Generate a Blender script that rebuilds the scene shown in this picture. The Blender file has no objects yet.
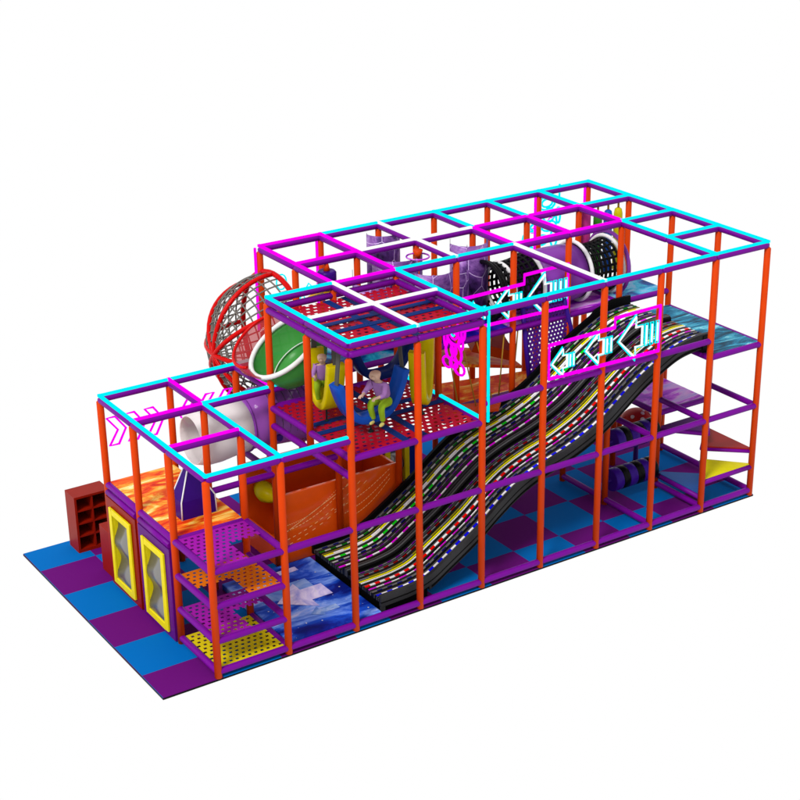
import bpy, bmesh, math, random
from mathutils import Vector, Matrix
random.seed(7)
scn = bpy.context.scene
COL = scn.collection
# ------------------------------------------------------------------ camera
CAM = Vector((-9.27493, -19.47222, 13.39660))
FWD = Vector((0.51401653, 0.76237448, -0.39315666))
RGT = Vector((0.82738234, -0.56159213, -0.00726252))
UPV = Vector((0.22633045, 0.32155782, 0.91944282))
cd = bpy.data.cameras.new('camera'); cam = bpy.data.objects.new('camera', cd); COL.objects.link(cam)
m = Matrix((RGT, UPV, -FWD)).transposed().to_4x4(); m.translation = CAM
cam.matrix_world = m
cd.sensor_width = 36; cd.lens = 1651.815 / 800 * 36
cd.shift_x = (400 - 428.555) / 800; cd.shift_y = (414.657 - 400) / 800
cd.clip_start = 0.5; cd.clip_end = 200
scn.camera = cam
# ------------------------------------------------------------------ white studio surround and a soft key
w = bpy.data.worlds.new('World'); scn.world = w; w.use_nodes = True
bg = w.node_tree.nodes['Background']; bg.inputs[0].default_value = (1, 1, 1, 1); bg.inputs[1].default_value = 1.0
sd = bpy.data.lights.new('key', 'SUN'); sd.energy = 2.8; sd.angle = math.radians(16); sd.color = (1, .98, .95)
sun = bpy.data.objects.new('key', sd); COL.objects.link(sun)
sun.rotation_euler = Vector((0.80, 0.42, -0.95)).to_track_quat('-Z', 'Y').to_euler()
scn.view_settings.view_transform = 'Standard'; scn.view_settings.look = 'None'
scn.view_settings.exposure = 0.0; scn.view_settings.gamma = 1.0
scn.render.engine = 'CYCLES'

# ------------------------------------------------------------------ materials
def lin(c):
    return tuple(((x / 255) / 12.92 if x / 255 <= .04045 else ((x / 255 + .055) / 1.055) ** 2.4) for x in c)
KG = .86
def newmat(name):
    mt = bpy.data.materials.new(name); mt.use_nodes = True
    nt = mt.node_tree; return mt, nt, nt.nodes['Principled BSDF']
def N(nt, t, **kw):
    n = nt.nodes.new(t)
    for k, v in kw.items(): setattr(n, k, v)
    return n
def mat(name, rgb, rough=.5, k=.72, metal=0, var=.12, nscale=9, alpha=1.0, spec=.08, bump=.0):
    """plain surface: colour given as seen (sRGB), k brings it down to a surface colour; a little wear noise"""
    mt, nt, b = newmat(name)
    c = [x * k * (KG if not metal else 1) for x in lin(rgb)]
    tc = N(nt, 'ShaderNodeTexCoord'); no = N(nt, 'ShaderNodeTexNoise'); no.inputs['Scale'].default_value = nscale; no.inputs['Detail'].default_value = 4
    nt.links.new(tc.outputs['Object'], no.inputs['Vector'])
    mx = N(nt, 'ShaderNodeMix', data_type='RGBA'); nt.links.new(no.outputs['Fac'], mx.inputs[0])
    mx.inputs[6].default_value = (*[x * (1 - var) for x in c], 1); mx.inputs[7].default_value = (*[min(1, x * (1 + var)) for x in c], 1)
    nt.links.new(mx.outputs[2], b.inputs['Base Color'])
    b.inputs['Roughness'].default_value = rough; b.inputs['Metallic'].default_value = metal
    b.inputs['Specular IOR Level'].default_value = spec
    if bump:
        bp = N(nt, 'ShaderNodeBump'); bp.inputs['Strength'].default_value = bump; bp.inputs['Distance'].default_value = .01
        n2 = N(nt, 'ShaderNodeTexNoise'); n2.inputs['Scale'].default_value = 60
        nt.links.new(tc.outputs['Object'], n2.inputs['Vector']); nt.links.new(n2.outputs['Fac'], bp.inputs['Height']); nt.links.new(bp.outputs[0], b.inputs['Normal'])
    if alpha < 1: b.inputs['Alpha'].default_value = alpha
    return mt
def emis(name, rgb, s=1.0):
    mt, nt, b = newmat(name)
    b.inputs['Base Color'].default_value = (.0, .0, .0, 1); b.inputs['Specular IOR Level'].default_value = 0
    b.inputs['Emission Color'].default_value = (*lin(rgb), 1); b.inputs['Emission Strength'].default_value = s
    return mt
def pattern(name, stops, scale=(1, 1, 1), rot=(0, 0, 0), nscale=3, distort=1.5, rough=.45, k=.72, detail=6, lines=None, noise_rough=.6, metal=0):
    """printed vinyl: stretched noise through a colour ramp, optional thin bright streaks"""
    mt, nt, b = newmat(name)
    tc = N(nt, 'ShaderNodeTexCoord'); mp = N(nt, 'ShaderNodeMapping'); mp.inputs['Scale'].default_value = scale; mp.inputs['Rotation'].default_value = rot
    no = N(nt, 'ShaderNodeTexNoise'); no.inputs['Scale'].default_value = nscale; no.inputs['Detail'].default_value = detail; no.inputs['Distortion'].default_value = distort; no.inputs['Roughness'].default_value = noise_rough
    cr = N(nt, 'ShaderNodeValToRGB')
    nt.links.new(tc.outputs['Object'], mp.inputs[0]); nt.links.new(mp.outputs[0], no.inputs['Vector']); nt.links.new(no.outputs['Fac'], cr.inputs[0])
    e = cr.color_ramp.elements
    while len(e) < len(stops): e.new(.5)
    for i, (p, c) in enumerate(stops): e[i].position = p; e[i].color = (*[x * k * KG for x in lin(c)], 1)
    out = cr.outputs[0]
    if lines:
        (lscale, lrot, lcol, width, lsc) = lines
        m2 = N(nt, 'ShaderNodeMapping'); m2.inputs['Scale'].default_value = lscale; m2.inputs['Rotation'].default_value = lrot
        vo = N(nt, 'ShaderNodeTexVoronoi', feature='DISTANCE_TO_EDGE'); vo.inputs['Scale'].default_value = lsc
        nt.links.new(tc.outputs['Object'], m2.inputs[0]); nt.links.new(m2.outputs[0], vo.inputs['Vector'])
        mr = N(nt, 'ShaderNodeMapRange'); mr.inputs[1].default_value = 0; mr.inputs[2].default_value = width; mr.inputs[3].default_value = 1; mr.inputs[4].default_value = 0
        nt.links.new(vo.outputs['Distance'], mr.inputs[0])
        mx = N(nt, 'ShaderNodeMix', data_type='RGBA'); mx.inputs[7].default_value = (*[x * k for x in lin(lcol)], 1)
        nt.links.new(mr.outputs[0], mx.inputs[0]); nt.links.new(out, mx.inputs[6]); out = mx.outputs[2]
    nt.links.new(out, b.inputs['Base Color']); b.inputs['Roughness'].default_value = rough; b.inputs['Metallic'].default_value = metal; b.inputs['Specular IOR Level'].default_value = .08
    return mt

M = dict(
    post=mat('orange_foam', (238, 72, 4), .42, var=.10, nscale=5, bump=.05),
    beam=mat('purple_foam', (128, 8, 160), .40, var=.10, nscale=5, bump=.05),
    cyan=emis('cyan_neon', (0, 246, 255)), magenta=emis('magenta_neon', (255, 0, 246)), white=emis('white_neon', (255, 255, 255)),
    red_net=mat('red_net', (196, 12, 44), .6), purple_net=mat('purple_net', (178, 24, 186), .6), orange_net=mat('orange_net', (255, 128, 10), .6),
    yellow_net=mat('yellow_net', (250, 226, 10), .6), navy=mat('navy_webbing', (14, 52, 128), .6), violet_net=mat('violet_net', (92, 30, 150), .6),
    black=mat('black_plastic', (14, 14, 16), .35), dark=mat('charcoal_plastic', (58, 58, 60), .4), gap=mat('black_rubber', (6, 6, 6), .6),
    panel_red=mat('red_vinyl', (158, 22, 8), .35), panel_purple=mat('purple_vinyl', (104, 10, 134), .35), yellow=mat('yellow_plastic', (252, 232, 20), .35, k=.78),
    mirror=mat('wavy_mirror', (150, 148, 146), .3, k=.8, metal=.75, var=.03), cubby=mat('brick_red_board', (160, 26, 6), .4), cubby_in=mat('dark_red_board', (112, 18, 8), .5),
    indigo=mat('indigo_vinyl', (60, 8, 132), .35), white_trim=mat('white_piping', (245, 245, 245), .4, k=.8),
    orange_wall=mat('orange_gloss_board', (236, 84, 14), .12, k=.95, var=.08, spec=.7), blue_swing=mat('blue_vinyl', (20, 84, 196), .28), yellow_swing=mat('yellow_vinyl', (226, 206, 0), .3),
    navy_swing=mat('dark_blue_vinyl', (8, 44, 122), .28),
    strap=mat('grey_strap', (92, 90, 86), .7), tether=mat('dark_tether', (40, 60, 60), .6), skin=mat('skin', (232, 194, 170), .5), shirt=mat('lilac_cloth', (178, 128, 200), .8, bump=.1),
    trousers=mat('lime_cloth', (158, 196, 40), .8, bump=.1), shoe=mat('pale_yellow_shoe', (236, 226, 130), .6),
    red_tube=mat('red_foam_tube', (226, 10, 10), .3), rope=mat('grey_rope', (128, 122, 116), .8), gold=mat('gold_rope', (176, 128, 40), .7),
    green=mat('green_plastic', (84, 184, 84), .22, alpha=.9, var=.05), bubble=mat('red_clear_plastic', (200, 60, 66), .1, alpha=.55, var=.02),
    frost=mat('frosted_plastic', (244, 236, 236), .3, k=.95, alpha=.8, var=.03), purple_clear=mat('purple_clear_plastic', (158, 84, 184), .12, k=.9, alpha=.82, var=.1, nscale=3),
    grey_clear=mat('smoke_clear_plastic', (110, 92, 120), .15, alpha=.8, var=.1), lilac_tube=mat('lilac_plastic', (146, 66, 180), .25, var=.12, nscale=2),
    bag_pink=mat('pink_bag', (212, 60, 150), .35), bag_green=mat('green_bag', (60, 150, 40), .35), bag_lime=mat('lime_bag', (170, 200, 60), .35), bag_blue=mat('blue_bag', (30, 96, 200), .35), bag_yellow=mat('yellow_bag', (226, 210, 10), .35),
    toadstool=mat('toadstool_red', (200, 44, 34), .4), cream=mat('cream_vinyl', (232, 220, 206), .5), blue_step=mat('blue_vinyl_step', (22, 90, 176), .4), red_step=mat('red_vinyl_step', (170, 28, 22), .4),
    yellow_step=mat('yellow_vinyl_step', (252, 240, 10), .4), purple_step=mat('purple_vinyl_step', (100, 20, 128), .4), roller=mat('violet_vinyl_roll', (64, 22, 150), .3),
    red_plank=mat('red_orange_plank', (222, 70, 14), .4), star=mat('amber_vinyl', (236, 176, 10), .4), pocket=mat('cobalt_vinyl', (10, 40, 150), .3),
    flame=pattern('flame_print', [(.30, (190, 20, 4)), (.42, (226, 60, 10)), (.50, (240, 110, 20)), (.57, (250, 170, 50)), (.66, (255, 225, 130)), (.74, (255, 248, 225))], scale=(1, 2.8, 1), rot=(0, 0, -.5), nscale=1.25, distort=1.4, k=1.0, detail=4),
    galaxy=pattern('blue_galaxy_print', [(.30, (4, 6, 60)), (.41, (8, 30, 130)), (.50, (24, 78, 200)), (.59, (120, 160, 245)), (.70, (240, 232, 255))], scale=(.8, 2.0, 1), rot=(0, 0, .5), nscale=.9, distort=.5, k=1.1),
    teal=pattern('teal_comet_print', [(.3, (2, 28, 44)), (.42, (4, 80, 110)), (.52, (20, 130, 170)), (.60, (90, 200, 225)), (.70, (235, 252, 255))], scale=(.8, 3.2, 1), rot=(0, 0, .9), nscale=1.5, distort=1.0, k=.85),
    ice=pattern('ice_print', [(.34, (2, 8, 40)), (.44, (10, 80, 170)), (.52, (40, 190, 230)), (.6, (170, 190, 235)), (.72, (236, 240, 255))], scale=(1, 1.4, 1), nscale=1.4, distort=.6, k=.85),
    violet=pattern('violet_nebula_print', [(.3, (90, 20, 170)), (.42, (160, 20, 210)), (.50, (215, 70, 240)), (.58, (240, 180, 250)), (.70, (150, 150, 250))], scale=(.7, 2.6, 1), rot=(0, 0, .5), nscale=1.5, distort=.8, k=.85),
    neonblue=pattern('blue_magenta_print', [(.3, (4, 4, 96)), (.45, (10, 10, 150)), (.56, (40, 20, 190)), (.66, (150, 20, 200)), (.8, (230, 60, 230))], scale=(2.4, .5, 1), rot=(0, 0, .35), nscale=1.2, distort=.4, k=.85),
    lightning=pattern('lightning_print', [(.34, (30, 14, 50)), (.45, (90, 50, 125)), (.55, (150, 100, 180)), (.68, (200, 165, 225))], nscale=1.8, distort=.6, k=.85, lines=((1, 1, 1), (0, .6, 0), (236, 210, 255), .012, 2.0), metal=.15),
)
def floor_mat():
    mt, nt, b = newmat('checker_mats')
    tc = N(nt, 'ShaderNodeTexCoord'); mp = N(nt, 'ShaderNodeMapping'); mp.inputs['Location'].default_value = (.93 + 20, .3 + 20, .5)
    ck = N(nt, 'ShaderNodeTexChecker'); ck.inputs['Scale'].default_value = 1
    c2 = [x * .65 for x in lin((0, 116, 204))]; c1 = [x * .65 for x in lin((112, 18, 126))]; b.inputs['Specular IOR Level'].default_value = .03
    ck.inputs[1].default_value = (*c2, 1); ck.inputs[2].default_value = (*c1, 1)
    nt.links.new(tc.outputs['Object'], mp.inputs[0]); nt.links.new(mp.outputs[0], ck.inputs[0]); nt.links.new(ck.outputs[0], b.inputs['Base Color'])
    no = N(nt, 'ShaderNodeTexNoise'); no.inputs['Scale'].default_value = 90; bp = N(nt, 'ShaderNodeBump'); bp.inputs['Strength'].default_value = .08
    nt.links.new(tc.outputs['Object'], no.inputs[0]); nt.links.new(no.outputs[0], bp.inputs['Height']); nt.links.new(bp.outputs[0], b.inputs['Normal'])
    b.inputs['Roughness'].default_value = .75
    return mt
def track_mat():
    """black slide bed with fine charcoal grooves running down its length"""
    mt, nt, b = newmat('grooved_track')
    tc = N(nt, 'ShaderNodeTexCoord'); sx = N(nt, 'ShaderNodeSeparateXYZ'); nt.links.new(tc.outputs['Object'], sx.inputs[0])
    no = N(nt, 'ShaderNodeTexNoise', noise_dimensions='1D'); no.inputs['Scale'].default_value = 26; no.inputs['Detail'].default_value = 3
    nt.links.new(sx.outputs['Y'], no.inputs['W'])
    cr = N(nt, 'ShaderNodeValToRGB'); e = cr.color_ramp.elements
    e[0].position = .5; e[0].color = (.002, .002, .002, 1); e[1].position = .66; e[1].color = (.085, .085, .088, 1)
    nt.links.new(no.outputs['Fac'], cr.inputs[0]); nt.links.new(cr.outputs[0], b.inputs['Base Color']); b.inputs['Roughness'].default_value = .4; b.inputs['Specular IOR Level'].default_value = .1
    return mt
M['track'] = track_mat()
M['mats'] = floor_mat()

# ------------------------------------------------------------------ helpers
class MB:
    """collects shapes in world coordinates"""
    def __init__(s): s.v = []; s.f = []; s.mi = []; s.sm = []
    def add(s, vs, fs, mi=0, smooth=False):
        o = len(s.v); s.v += [Vector(p) for p in vs]
        for f in fs: s.f.append([i + o for i in f]); s.mi.append(mi); s.sm.append(smooth)
    def box(s, lo, hi, mi=0, R=None, C=None):
        x0, y0, z0 = lo; x1, y1, z1 = hi
        vs = [Vector(p) for p in ((x0, y0, z0), (x1, y0, z0), (x1, y1, z0), (x0, y1, z0), (x0, y0, z1), (x1, y0, z1), (x1, y1, z1), (x0, y1, z1))]
        if R is not None: vs = [R @ (v - C) + C for v in vs]
        s.add(vs, [(0, 3, 2, 1), (4, 5, 6, 7), (0, 1, 5, 4), (1, 2, 6, 5), (2, 3, 7, 6), (3, 0, 4, 7)], mi)
    def tube(s, path, r, n=10, closed=False, cap=True, mi=0, rs=None, smooth=True):
        P = [Vector(p) for p in path]; k = len(P); rings = []; prev = None
        for i, p in enumerate(P):
            if closed: t = P[(i + 1) % k] - P[i - 1]
            else: t = P[min(i + 1, k - 1)] - P[max(i - 1, 0)]
            t.normalize()
            if prev is None:
                a = Vector((0, 0, 1)) if abs(t.z) < .9 else Vector((1, 0, 0)); u = t.cross(a).normalized()
            else:
                u = prev - t * prev.dot(t)
                if u.length < 1e-5: u = t.cross(Vector((0, 0, 1)))
                u.normalize()
            prev = u; vv = t.cross(u); rr = rs[i] if rs else r
            rings.append([p + (u * math.cos(2 * math.pi * q / n) + vv * math.sin(2 * math.pi * q / n)) * rr for q in range(n)])
        vs = [p for R in rings for p in R]; fs = []
        for i in range(k if closed else k - 1):
            a = i * n; b = ((i + 1) % k) * n
            for q in range(n): fs.append((a + q, a + (q + 1) % n, b + (q + 1) % n, b + q))
        s.add(vs, fs, mi, smooth)
        if cap and not closed: s.add(rings[0], [tuple(range(n))[::-1]], mi); s.add(rings[-1], [tuple(range(n))], mi)
    def flat(s, poly, thick, mi=0):
        """polygon (3d points, planar) given a thickness along -normal"""
        P = [Vector(p) for p in poly]; nrm = (P[1] - P[0]).cross(P[2] - P[0]).normalized() * thick; k = len(P)
        s.add(P + [p - nrm for p in P], [tuple(range(k)), tuple(range(2 * k - 1, k - 1, -1))] + [(i, i + k, (i + 1) % k + k, (i + 1) % k) for i in range(k)], mi)
    def surf(s, grid, mi=0, closed_u=False, smooth=True):
        a = len(grid); b = len(grid[0]); fs = []
        for i in range(a if closed_u else a - 1):
            for j in range(b - 1): fs.append((i * b + j, ((i + 1) % a) * b + j, ((i + 1) % a) * b + j + 1, i * b + j + 1))
        s.add([p for r in grid for p in r], fs, mi, smooth)
    def build(s, name, mats, parent=None, bevel=0, solid=0, label=None):
        base = parent_loc(parent) if parent else (Vector(s.v[0]) * 0)
        me = bpy.data.meshes.new(name); me.from_pydata([tuple(p - base) for p in s.v], [], s.f)
        if not isinstance(mats, (list, tuple)): mats = [mats]
        for x in mats: me.materials.append(M[x])
        me.polygons.foreach_set('material_index', s.mi); me.polygons.foreach_set('use_smooth', s.sm)
        bm = bmesh.new(); bm.from_mesh(me); bmesh.ops.remove_doubles(bm, verts=bm.verts, dist=1e-5); bmesh.ops.recalc_face_normals(bm, faces=bm.faces); bm.to_mesh(me); bm.free()
        me.update()
        o = bpy.data.objects.new(name, me); COL.objects.link(o)
        if parent: o.parent = parent
        if solid: q = o.modifiers.new('solid', 'SOLIDIFY'); q.thickness = solid; q.offset = 0
        if bevel: q = o.modifiers.new('bevel', 'BEVEL'); q.width = bevel; q.segments = 2; q.limit_method = 'ANGLE'; q.angle_limit = .7
        if label: o['label'] = label
        return o
def parent_loc(p):
    v = Vector((0, 0, 0))
    while p: v += p.location; p = p.parent
    return v
def thing(name, label, cat, loc=(0, 0, 0), group=None, kind=None):
    o = bpy.data.objects.new(name, None); COL.objects.link(o); o.location = loc; o.empty_display_size = .1
    return tag(o, label, cat, group, kind)
def tag(o, label=None, cat=None, group=None, kind=None):
    if label: o['label'] = label
    if cat: o['category'] = cat
    if group: o['group'] = group
    if kind: o['kind'] = kind
    return o
GX, GY = 1.22, 1.2278
H1, H2, H3 = 1.785, 3.30, 4.80
def G(i, j, z): return Vector((i * GX, j * GY, z))

# ------------------------------------------------------------------ floor
b = MB(); b.box((-.93, -.03, -.035), (11.05, 5.48, 0)); fl = b.build('floor', 'mats'); tag(fl, 'blue and purple checkered floor mats under the play frame', 'floor', kind='structure')
b = MB(); b.box((-.935, -.035, -.04), (11.055, 5.485, -.012)); tag(b.build('floor_edging', 'black'), 'thin black edging around the checkered floor mats', 'floor', kind='structure')

# ------------------------------------------------------------------ steel frame in foam sleeves
FR = thing('climbing_structure', 'large indoor playground structure of orange posts and purple beams with neon tubes on top', 'playground', (0, 0, 0))
for i in range(10):
    for j in range(5):
        if j == 4 and i < 3: continue
        if j == 1 and i in (3, 5, 6): continue
        top = H3 - .03
        if i <= 1 or (i == 2 and j == 3): top = H2 - .03
        if i in (2, 3, 4) and j == 0 or (i, j) in ((2, 1), (4, 1)): top = 4.60
        if (i, j) == (7, 1): top = 1.80
        if (i, j) == (8, 1): top = 2.95
        p = G(i, j, 2.66 if (i, j) in ((2, 1),) else (2.9 if (i, j) == (4, 1) else 0)); b = MB(); b.tube([p, G(i, j, top - .03), G(i, j, top)], .058, 16, rs=[.058, .058, .03]); b.build('post', 'post', FR)
def beam(a, c, led=None, r=.055, inset=.0):
    a = Vector(a); c = Vector(c); d = (c - a).normalized(); L = (c - a).length
    b = MB(); b.tube([a + d * .0, a + d * .05, c - d * .05, c], r, 14, rs=[.04, r, r, .04]); o = b.build('beam', 'beam', FR)
    if led:
        b = MB(); up = Vector((0, 0, .062)); s = Vector((-d.y, d.x, 0)) * .025; e = d * (.025 if abs(d.y) > .5 else 0); up.z += (.003 + .0015 * (round(a.y / GY) % 2)) if abs(d.y) > .5 else 0
        h = Vector((0, 0, .022)); q = [a - e + up - s - h, c + e + up - s - h, c + e + up + s - h, a - e + up + s - h]
        b.add(q + [x + 2 * h for x in q], [(3, 2, 1, 0), (4, 5, 6, 7), (0, 1, 5, 4), (1, 2, 6, 5), (2, 3, 7, 6), (3, 0, 4, 7)])
        b.build('light_tube', led, o)
    return o
C_, M_, W_ = 'cyan', 'magenta', 'white'
roof3 = []
roof3 += [((i, 0), (i + 1, 0), C_) for i in range(2, 9)]
roof3 += [((2, 1), (3, 1), W_), ((3, 1), (4, 1), W_)]
roof3 += [((2, 2), (3, 2), C_), ((3, 2), (4, 2), M_), ((4, 2), (5, 2), C_), ((5, 2), (6, 2), C_), ((6, 2), (7, 2), M_), ((7, 2), (8, 2), M_), ((8, 2), (9, 2), C_)]
roof3 += [((3, 3), (4, 3), M_), ((4, 3), (5, 3), W_), ((5, 3), (6, 3), W_), ((6, 3), (7, 3), M_), ((7, 3), (8, 3), M_), ((8, 3), (9, 3), C_)]
roof3 += [((3, 4), (4, 4), M_)] + [((i, 4), (i + 1, 4), C_) for i in range(4, 9)]
roof3 += [((8, 1), (9, 1), C_)]
roof3 += [((2, 0), (2, 1), C_), ((2, 1), (2, 2), C_), ((3, 0), (3, 1), W_), ((3, 1), (3, 2), W_), ((4, 0), (4, 1), C_), ((4, 1), (4, 2), C_)]
roof3 += [((3, 2), (3, 3), M_), ((3, 3), (3, 4), M_), ((4, 2), (4, 3), M_), ((4, 3), (4, 4), M_), ((5, 2), (5, 3), W_), ((5, 3), (5, 4), W_)]
roof3 += [((6, 0), (6, 2), W_), ((6, 2), (6, 3), M_), ((6, 3), (6, 4), C_), ((7, 2), (7, 3), M_), ((7, 3), (7, 4), C_), ((8, 0), (8, 1), C_), ((8, 1), (8, 2), C_), ((8, 2), (8, 3), M_), ((8, 3), (8, 4), C_)]
roof3 += [((9, j), (9, j + 1), C_) for j in range(4)]
for a, c, l in roof3: beam(G(*a, H3), G(*c, H3), l)
for a, c in (((2, 0), (3, 0)), ((3, 0), (4, 0)), ((2, 0), (2, 1)), ((2, 1), (2, 2)), ((2, 2), (3, 2)), ((3, 2), (4, 2)), ((4, 0), (4, 2))): beam(G(*a, 4.655), G(*c, 4.655))
r1 = [((0, 0), (1, 0), C_), ((1, 0), (2, 0), C_), ((0, 0), (0, 1), C_), ((0, 1), (0, 2), C_), ((0, 2), (0, 3), C_), ((0, 3), (1, 3), C_), ((1, 3), (2, 3), C_), ((2, 3), (3, 3), C_),
      ((0, 1), (1, 1), M_), ((0, 2), (1, 2), M_), ((1, 0), (1, 1), C_), ((1, 1), (1, 2), C_), ((1, 2), (1, 3), M_), ((1, 2), (2, 2), C_), ((2, 2), (3, 2), C_), ((2, 2), (2, 3), M_)]
for a, c, l in r1: beam(G(*a, H2 - .02), G(*c, H2 - .02), l)
# mid-height beams of the hall
for a, c in [((i, 0), (i + 1, 0)) for i in range(4, 8)] + [((3, 2), (4, 2)), ((4, 2), (5, 2)), ((5, 2), (6, 2)), ((6, 2), (7, 2)), ((7, 2), (8, 2)), ((8, 2), (9, 2)), ((8, 2), (8, 3))]: beam(G(*a, H2 - .01), G(*c, H2 - .01))
for a, c in (((2, 0), (3, 0)), ((3, 0), (4, 0)), ((2, 0), (2, 1)), ((2, 1), (2, 2)), ((2, 2), (3, 2)), ((3, 2), (4, 2)), ((8, 0), (9, 0)), ((8, 0), (8, 2)), ((9, 0), (9, 2))): beam(G(*a, 2.97), G(*c, 2.97))
beam(G(4, 0, 2.97), G(4, 2, 2.97), C_); beam(G(2, 0, 2.66), G(2, 1, 2.66)); beam(G(2, 1, 2.66), G(2, 2, 2.66))
for a, c in [((i, 0), (i + 1, 0)) for i in range(9)] + [((0, 0), (0, 1)), ((0, 1), (0, 2)), ((0, 2), (0, 3)), ((1, 0), (1, 1)), ((0, 1), (1, 1)), ((1, 2), (2, 2)), ((2, 2), (3, 2)), ((3, 2), (4, 2)), ((2, 2), (2, 3)), ((2, 3), (3, 3)),
      ((7, 0), (7, 1)), ((8, 0), (8, 1)), ((9, 0), (9, 1))]: beam(G(*a, H1), G(*c, H1))
for a, c in [((i, 0), (i + 1, 0)) for i in range(9)] + [((0, 0), (0, 1)), ((1, 0), (1, 1)), ((7, 0), (7, 1)), ((7, 1), (7, 2)), ((8, 0), (8, 1)), ((9, 0), (9, 1)), ((9, 1), (9, 2))]: beam(G(*a, .10), G(*c, .10))
for z in (.62, 1.2): 
    for a, c in (((0, 0), (1, 0)), ((0, 0), (0, 1)), ((1, 0), (1, 1))): beam(G(*a, z), G(*c, z))
beam(G(8, 1, 1.5), G(9, 1, 1.5)); beam(G(8, 1, 1.5), G(8, 2, 1.5))
# upright light tubes strapped to posts
def upright(i, j, z0, z1, c, dx, dy=0):
    b = MB(); p = G(i, j, 0); b.box((p.x + dx - .018, p.y + dy - .018, z0), (p.x + dx + .018, p.y + dy + .018, z1)); b.build('light_tube', c, FR)
upright(4, 0, 2.97, 4.84, 'cyan', .085, -.04)
upright(3, 4, 3.3, 4.84, 'magenta', -.09)
upright(4, 4, 3.5, 4.78, 'magenta', -.078); upright(8, 4, 3.3, 4.78, 'magenta', -.078); upright(9, 4, 3.3, 4.78, 'magenta', -.078)

# ------------------------------------------------------------------ decks
def net(parent, x0, x1, y0, y1, z, u, matn, skip=None, t=.008, name='net'):
    nx = int(round((x1 - x0) / u)); ny = int(round((y1 - y0) / u)); ux = (x1 - x0) / nx; uy = (y1 - y0) / ny
    b = MB(); vs = {}
    def cell(cx, cy):
        if cx < 0 or cy < 0 or cx >= nx or cy >= ny: return False
        if skip and skip(x0 + (cx + .5) * ux, y0 + (cy + .5) * uy): return False
        return not (cy % 2 == 1 and (cx + (cy // 2)) % 2 == 0)
    V = []; F = []; idx = {}
    def vid(i, j, k):
        if (i, j, k) not in idx: idx[(i, j, k)] = len(V); V.append(Vector((x0 + i * ux, y0 + j * uy, z - k * t)))
        return idx[(i, j, k)]
    for cy in range(ny):
        for cx in range(nx):
            if not cell(cx, cy): continue
            F.append((vid(cx, cy, 0), vid(cx + 1, cy, 0), vid(cx + 1, cy + 1, 0), vid(cx, cy + 1, 0)))
            F.append((vid(cx, cy + 1, 1), vid(cx + 1, cy + 1, 1), vid(cx + 1, cy, 1), vid(cx, cy, 1)))
            for (dx, dy, a, c) in ((0, -1, (0, 0), (1, 0)), (1, 0, (1, 0), (1, 1)), (0, 1, (1, 1), (0, 1)), (-1, 0, (0, 1), (0, 0))):
                if not cell(cx + dx, cy + dy):
                    F.append((vid(cx + a[0], cy + a[1], 0), vid(cx + a[0], cy + a[1], 1), vid(cx + c[0], cy + c[1], 1), vid(cx + c[0], cy + c[1], 0)))
    b.add(V, F)
    return b.build(name, matn, parent)
def webbing(parent, pts, wdt=.07):
    b = MB()
    for (a, c) in pts:
        a = Vector(a); c = Vector(c); d = (c - a).normalized(); s = Vector((-d.y, d.x, 0)) * wdt / 2
        b.flat([a - s, c - s, c + s, a + s], .008)
    return b.build('webbing', 'navy', parent)
e = .05
for (z, nm, lab) in ((2.985, 'play_net_deck', 'red perforated net deck carrying the U swings, crossed by navy straps'), (4.60, 'roof_net', 'red perforated net ceiling panel stretched under the square of white and cyan light tubes')):
    t = thing(nm, lab, 'net deck', (3.66, 1.23, z))
    net(t, 2 * GX + e, 4 * GX - e, e, 2 * GY - e, z, .066, 'red_net')
    zz = z + .006; X0, X1, Y0, Y1 = 2 * GX + e, 4 * GX - e, e, 2 * GY - e
    pts = []
    for k, s in enumerate((-.17, .17)):
        pts += [((3.66 + s, Y0, zz), (3.66 + s, Y1, zz)), ((X0, 1.2278 + s, zz + .009), (X1, 1.2278 + s, zz + .009))]
    webbing(t, pts, .13)
def deck(name, lab, i0, i1, j0, j1, z, matn, th=.06, cat='deck'):
    b = MB(); b.box((i0 * GX + .03, j0 * GY + .03, z - th), (i1 * GX - .03, j1 * GY - .03, z)); o = b.build(name, matn, bevel=.012)
    return tag(o, lab, cat)
deck('printed_deck', 'flame printed deck of the low front tower with the purple pyramid on it', 0, 1, 1, 3, H1 + .05, 'flame')
deck('printed_deck', 'teal comet printed deck at the top right end of the slide', 8, 9, 0, 2, 3.02, 'teal')
deck('printed_deck', 'icy blue and white printed deck beyond the end of the crawl tunnel', 8, 9, 2, 3, 3.32, 'ice')
deck('printed_deck', 'cyan and black galaxy printed deck seen behind the blue U swing', 3, 4.5, 2, 3, 3.32, 'ice')
deck('printed_deck', 'royal blue printed deck with magenta neon streaks right of the swing bay', 4.5, 6, 2, 3, 3.32, 'neonblue')
deck('printed_deck', 'dark violet printed deck carrying the net crawl tunnel', 6, 8, 2, 3, 3.31, 'violet')
deck('printed_deck', 'violet nebula printed deck in the lower right bay under the slide top', 8, 9, 1, 2, 1.53, 'violet')
# net shelves of the corner tower
def shelf(lab, z, matn, skip, name='net_shelf'):
    t = thing(name, lab, 'net shelf', (.61, .61, z)); net(t, e, GX - e, e, GY - e, z, .054, matn, skip)
    return t
shelf('purple net shelf at the top of the front corner tower', H1 + .03, 'purple_net', lambda x, y: x > .64 and y < .66)
shelf('orange net shelf, second from the top of the front corner tower', 1.22, 'orange_net', lambda x, y: x < .64 and y < .62)
shelf('purple net shelf below the orange one in the front corner tower', .64, 'purple_net', lambda x, y: x > .64 and y < .62)
shelf('yellow net shelf at the foot of the front corner tower', .13, 'yellow_net', lambda x, y: x < .2 and y > 1.3)
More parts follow.
